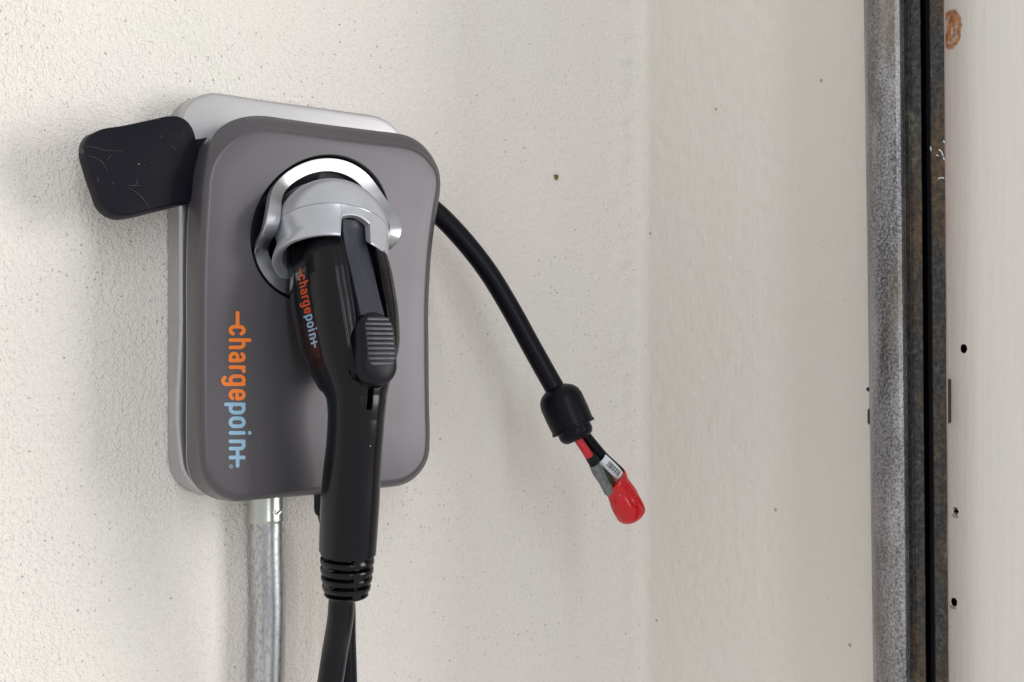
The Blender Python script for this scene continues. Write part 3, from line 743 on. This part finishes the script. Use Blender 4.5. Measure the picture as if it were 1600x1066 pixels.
# red cap of tape over the wire ends
ra0, ra1 = P(960, 750, 0.124), P(992, 813, 0.130); rax = (ra1 - ra0).normalized(); rl = (ra1 - ra0).length; k = rl / 70.7
uu = Vector((0, -1, 0)); uu = (uu - rax * uu.dot(rax)).normalized(); ww = rax.cross(uu); rows = []
for h, r in [(2, 19.0), (-0.5, 20.5), (-1.5, 22.5), (0.5, 23.6), (6, 23.2), (12, 22.6), (18, 23.2), (26, 25.0), (34, 26.4), (42, 27.0), (50, 27.0), (57, 26.4), (62, 24.8), (66, 21.5), (69, 16), (70.5, 8)]:
    row = []
    for q in range(72):
        a = 2*PI*q/72; cr = noise.noise(Vector((math.cos(a) * 1.5 + h * 0.02, math.sin(a) * 1.5, h * 0.05))) ; cr2 = abs(noise.noise(Vector((math.cos(a)*1.2 + 5, math.sin(a)*1.2 + h*0.04, h * 0.055))))
        rr = r * (1 + 0.07 * cr - 0.16 * math.exp(-(cr2 / 0.05) ** 2) * (1 if 4 < h < 66 else 0.2)) * (0.88 + 0.12 * math.cos(a) ** 2 if True else 1)
        # mouth slanted as in the photograph
        hh = h + (6.0 * math.sin(a) if h < 6 else 6.0 * math.sin(a) * max(0, 1 - (h - 6) / 30))
        row.append(ra0 + rax * (hh * k) + (uu * math.cos(a) * 0.85 + ww * math.sin(a)) * rr * k)
    rows.append(row)
v, f = stitch(rows, (True, True)); red = mk('red_tape_cap', v, f, M['red_tape'], cord, angle=60)
sm = red.modifiers.new('sub', 'SUBSURF'); sm.levels = 1; sm.render_levels = 1
adopt(cord)

# ---------------------------------------------------------------- conduit
pipe = thing('metal_conduit', 'galvanised steel conduit running down the wall under the charger', 'conduit', P(418, 960, 0.02))
pc = crom([P(x, y, 0.019) for x, y in [(417.5,770),(417.7,820),(418,870),(419.3,920),(419.8,950),(419,990),(418,1030),(417,1066),(416,1130),(415,1220)]], False, 6)
tube('conduit_pipe', pc, 0.01445, M['pipe'], pipe, seg=48)
q0 = P(417, 768, 0.019)
kz = lambda y: q0.z - P(417, y, 0.019).z
lathe('coupling', q0, (0, 0, -1), [(0, 0.0158), (kz(806), 0.0158), (kz(809), 0.0161), (kz(813), 0.0161), (kz(815), 0.0156), (kz(815), 0.0144)], M['zinc'], pipe)
sd = Vector((0.22, -1, 0)).normalized()
sc0 = P(417, 797, 0.019) + sd * 0.0142
# seat ring, then a screw with a slot
lathe('screw_seat', sc0 - sd * 0.003, sd, [(0, 0.0050), (0.0035, 0.0050), (0.0040, 0.0046), (0.0040, 0.0034), (0.001, 0.0033)], M['zinc'], pipe, seg=24)
scr = lathe('set_screw', sc0 - sd * 0.002, sd, [(0, 0.0031), (0.0034, 0.0031), (0.0039, 0.0027)], M['zinc'], pipe, seg=24)
u_ = Vector((1, 0.15, 0)).normalized(); w2 = Vector((0, 0, 1)); ctr_ = sc0 + sd * 0.0021
a1 = (u_ * 0.8 + w2 * 0.6); b1 = (u_ * -0.6 + w2 * 0.8)
V = [ctr_ + a1 * x * 0.0026 + b1 * y * 0.0005 + sd * h for h in (0, 0.0001) for x, y in ((-1,-1),(1,-1),(1,1),(-1,1))]
mk('screw_slot', V, [(0,1,2,3),(4,5,6,7),(0,1,5,4),(1,2,6,5),(2,3,7,6),(3,0,4,7)], M['hole'], pipe, smooth=False)
adopt(pipe)

# ---------------------------------------------------------------- steel door track
track = thing('door_track', 'vertical galvanised steel garage door track with a dark slot', 'door track', Rw(1415, 533, 0.03))
def extr(name, prof, m, parent, zs=(-0.62, 0.62), closed=True, rows=24, jit=0.0):
    rings = []
    for j in range(rows + 1):
        z = zs[0] + (zs[1] - zs[0]) * j / rows; row = []
        for i, (pt_, pb_, e) in enumerate(prof):
            a, b = Rw(pt_, 0, e), Rw(pb_, 1066, e); t = (z - b.z) / (a.z - b.z)
            y = b.y + (a.y - b.y) * t
            row.append(Vector((XC - e + (jit * noise.noise(Vector((i * 3.7, z * 40, 1))) if jit else 0), y + (jit * noise.noise(Vector((i * 5.1, z * 55, 9))) if jit else 0), z)))
        rings.append(row)
    v, f = stitch(rings, (True, True)); return mk(name, v, f, m, parent, angle=28)
extr('track_rail', [(1351,1366,.004),(1349.5,1364.5,.030),(1351.5,1366.5,.040),(1356,1371,.047),(1364,1379,.0515),(1375,1389.5,.0535),(1388,1401,.0535),(1398,1410,.052),(1405,1416,.049),(1408.5,1419.3,.0455),(1409,1419.6,.040),(1409,1419.6,.004)], M['galv'], track, jit=0.0)
extr('track_lip', [(1408,1418.5,.010),(1408,1418.5,.0425),(1410.5,1420.6,.0432),(1412,1422.2,.0410),(1412,1422.2,.010)], M['galv'], track)
extr('track_web', [(1411,1421.5,.006),(1411,1421.5,.0385),(1418,1427.5,.0385),(1418.6,1428,.0400),(1420.4,1430,.0400),(1421,1430.6,.0380),(1437,1446,.0365),(1438,1447,.0355),(1438,1447,.006)], M['grime'], track, jit=0.0002, rows=120)
extr('rubber_seal', [(1434,1443,.010),(1434,1443,.024),(1439,1448,.026),(1446,1455,.027),(1452,1461,.026),(1456,1465,.022),(1456,1465,.010)], M['seal'], track)
extr('track_flange', [(1452,1461,.006),(1452,1461,.0350),(1453.5,1462.5,.0362),(1474,1481.5,.0362),(1475,1482.3,.0350),(1475,1482.3,.006)], M['grime'], track, jit=0.0002, rows=120)
extr('flange_edge', [(1474.6,1482,.012),(1474.6,1482,.0358),(1477,1484.2,.0352),(1477,1484.2,.012)], M['copper'], track, jit=0.0002, rows=120)
# bracket ends and a bolt head showing beside the track
def blob(name, px0, py0, px1, py1, e, th, m, parent):
    a, b = Rw(px0, py0, e), Rw(px1, py1, e); V = []
    for ee, ins in ((e - th, 0), (e, 0.0), (e + 0.0008, 0.0008)):
        y0, y1, z0, z1 = a.y - ins, b.y + ins, a.z - ins, b.z + ins; c_ = min(abs(y0-y1), abs(z0-z1)) * 0.3
        V.append([Vector((XC - ee, y, z)) for y, z in ((y0-c_, z0), (y1+c_, z0), (y1, z0-c_), (y1, z1+c_), (y1+c_, z1), (y0-c_, z1), (y0, z1+c_), (y0, z0-c_))])
    v, f = stitch(V, (True, True)); return mk(name, v, f, m, parent, angle=40)
blob('bracket_end', 1476, 592, 1482, 662, 0.020, 0.004, M['dark_steel'], track)
blob('bolt_end', 1353.5, 605, 1361, 612, 0.030, 0.012, M['dark_steel'], track)
blob('bracket_end', 1355.5, 638, 1363, 664, 0.030, 0.014, M['dark_steel'], track)
# white paint flecks on the flange
random.seed(11); V, Fs = [], []
for x, y, dx, dy in [(1454,228,1,9),(1466,233,7,5),(1471,236,3,9),(1474,245,2,6),(1463,242,4,2),(1474,219,2,5),(1465,280,6,-3),(1470,277,6,2)]:
    a = Rw(x, y, 0.0368); b_ = Rw(x + dx, y + dy, 0.0368); t = (b_ - a); nn = Vector((0, -t.z, t.y)).normalized() * 0.0006; b = len(V)
    V += [a, a.lerp(b_, .3) + nn, a.lerp(b_, .7) + nn * .7, b_, a.lerp(b_, .6) - nn, a.lerp(b_, .25) - nn * .6]; Fs.append(tuple(range(b, b+6)))
mk('paint_flecks', V, Fs, M['white_label'], track, smooth=False)['kind'] = 'stuff'
adopt(track)

# ---------------------------------------------------------------- painted door jamb board with old screw holes
jamb = thing('door_jamb', 'white brush-painted jamb board with screw holes and a rust stain right of the track', 'board', Rw(1540, 533, 0.012))
def board():
    ya = Rw(1474, 0, 0.012).y + 0.012; yb = 0.385; e = 0.012
    V = [Vector((XC - ee, y, z)) for ee in (0.0005, e) for y, z in ((ya, -0.62), (yb, -0.62), (yb, 0.62), (ya, 0.62))]
    o = mk('jamb_board', V, [(0,1,2,3),(4,5,6,7),(0,1,5,4),(1,2,6,5),(2,3,7,6),(3,0,4,7)], M['board'], jamb, smooth=False)
    cuts = []
    for px, py, r in ((1505.5, 545, 0.0031), (1492.5, 799, 0.0028), (1490.5, 941, 0.0029)):
        q = Rw(px, py, e); seg = 14; rr = [r * (1 + (0.25 if py > 700 else 0.06) * noise.noise(Vector((kk * 0.8, py, 0)))) for kk in range(seg)]
        ring = lambda ee, s: [Vector((XC - ee, q.y + s * rr[kk] * math.cos(2*PI*kk/seg), q.z + s * 1.25 * rr[kk] * math.sin(2*PI*kk/seg))) for kk in range(seg)]
        v, f = stitch([ring(0.003, 1), ring(0.02, 1)], (True, True)); cuts.append((v, f, ring, q, r))
    for v, f, ring, q, r in cuts:
        c_ = mk('cutter', v, f, None, jamb, smooth=False); bpy.context.view_layer.update(); b = o.modifiers.new('b', 'BOOLEAN'); b.object = c_; b.operation = 'DIFFERENCE'; b.solver = 'EXACT'
        bpy.context.view_layer.update(); dg = bpy.context.evaluated_depsgraph_get(); dg.update(); me = bpy.data.meshes.new_from_object(o.evaluated_get(dg)); o.modifiers.clear(); o.data = me; bpy.data.objects.remove(c_)
        v, f = stitch([ring(0.0113, 0.985), ring(0.0045, 0.95)], (False, True)); h = mk('screw_hole', v, f, M['hole'], jamb)
    # splintered wood below two of the holes
    for px, py in ((1493, 806.5), (1489.5, 949)):
        q = Rw(px, py, 0.0123); V = [q + Vector((-0.0002, 0.0026 * math.cos(a) * (1 + .3*math.sin(2*a)), 0.0014 * math.sin(a))) for a in [2*PI*kk/10 for kk in range(10)]]
        mk('wood_chip', V, [tuple(range(10))], M['chip'], jamb, smooth=False)
board()
adopt(jamb)
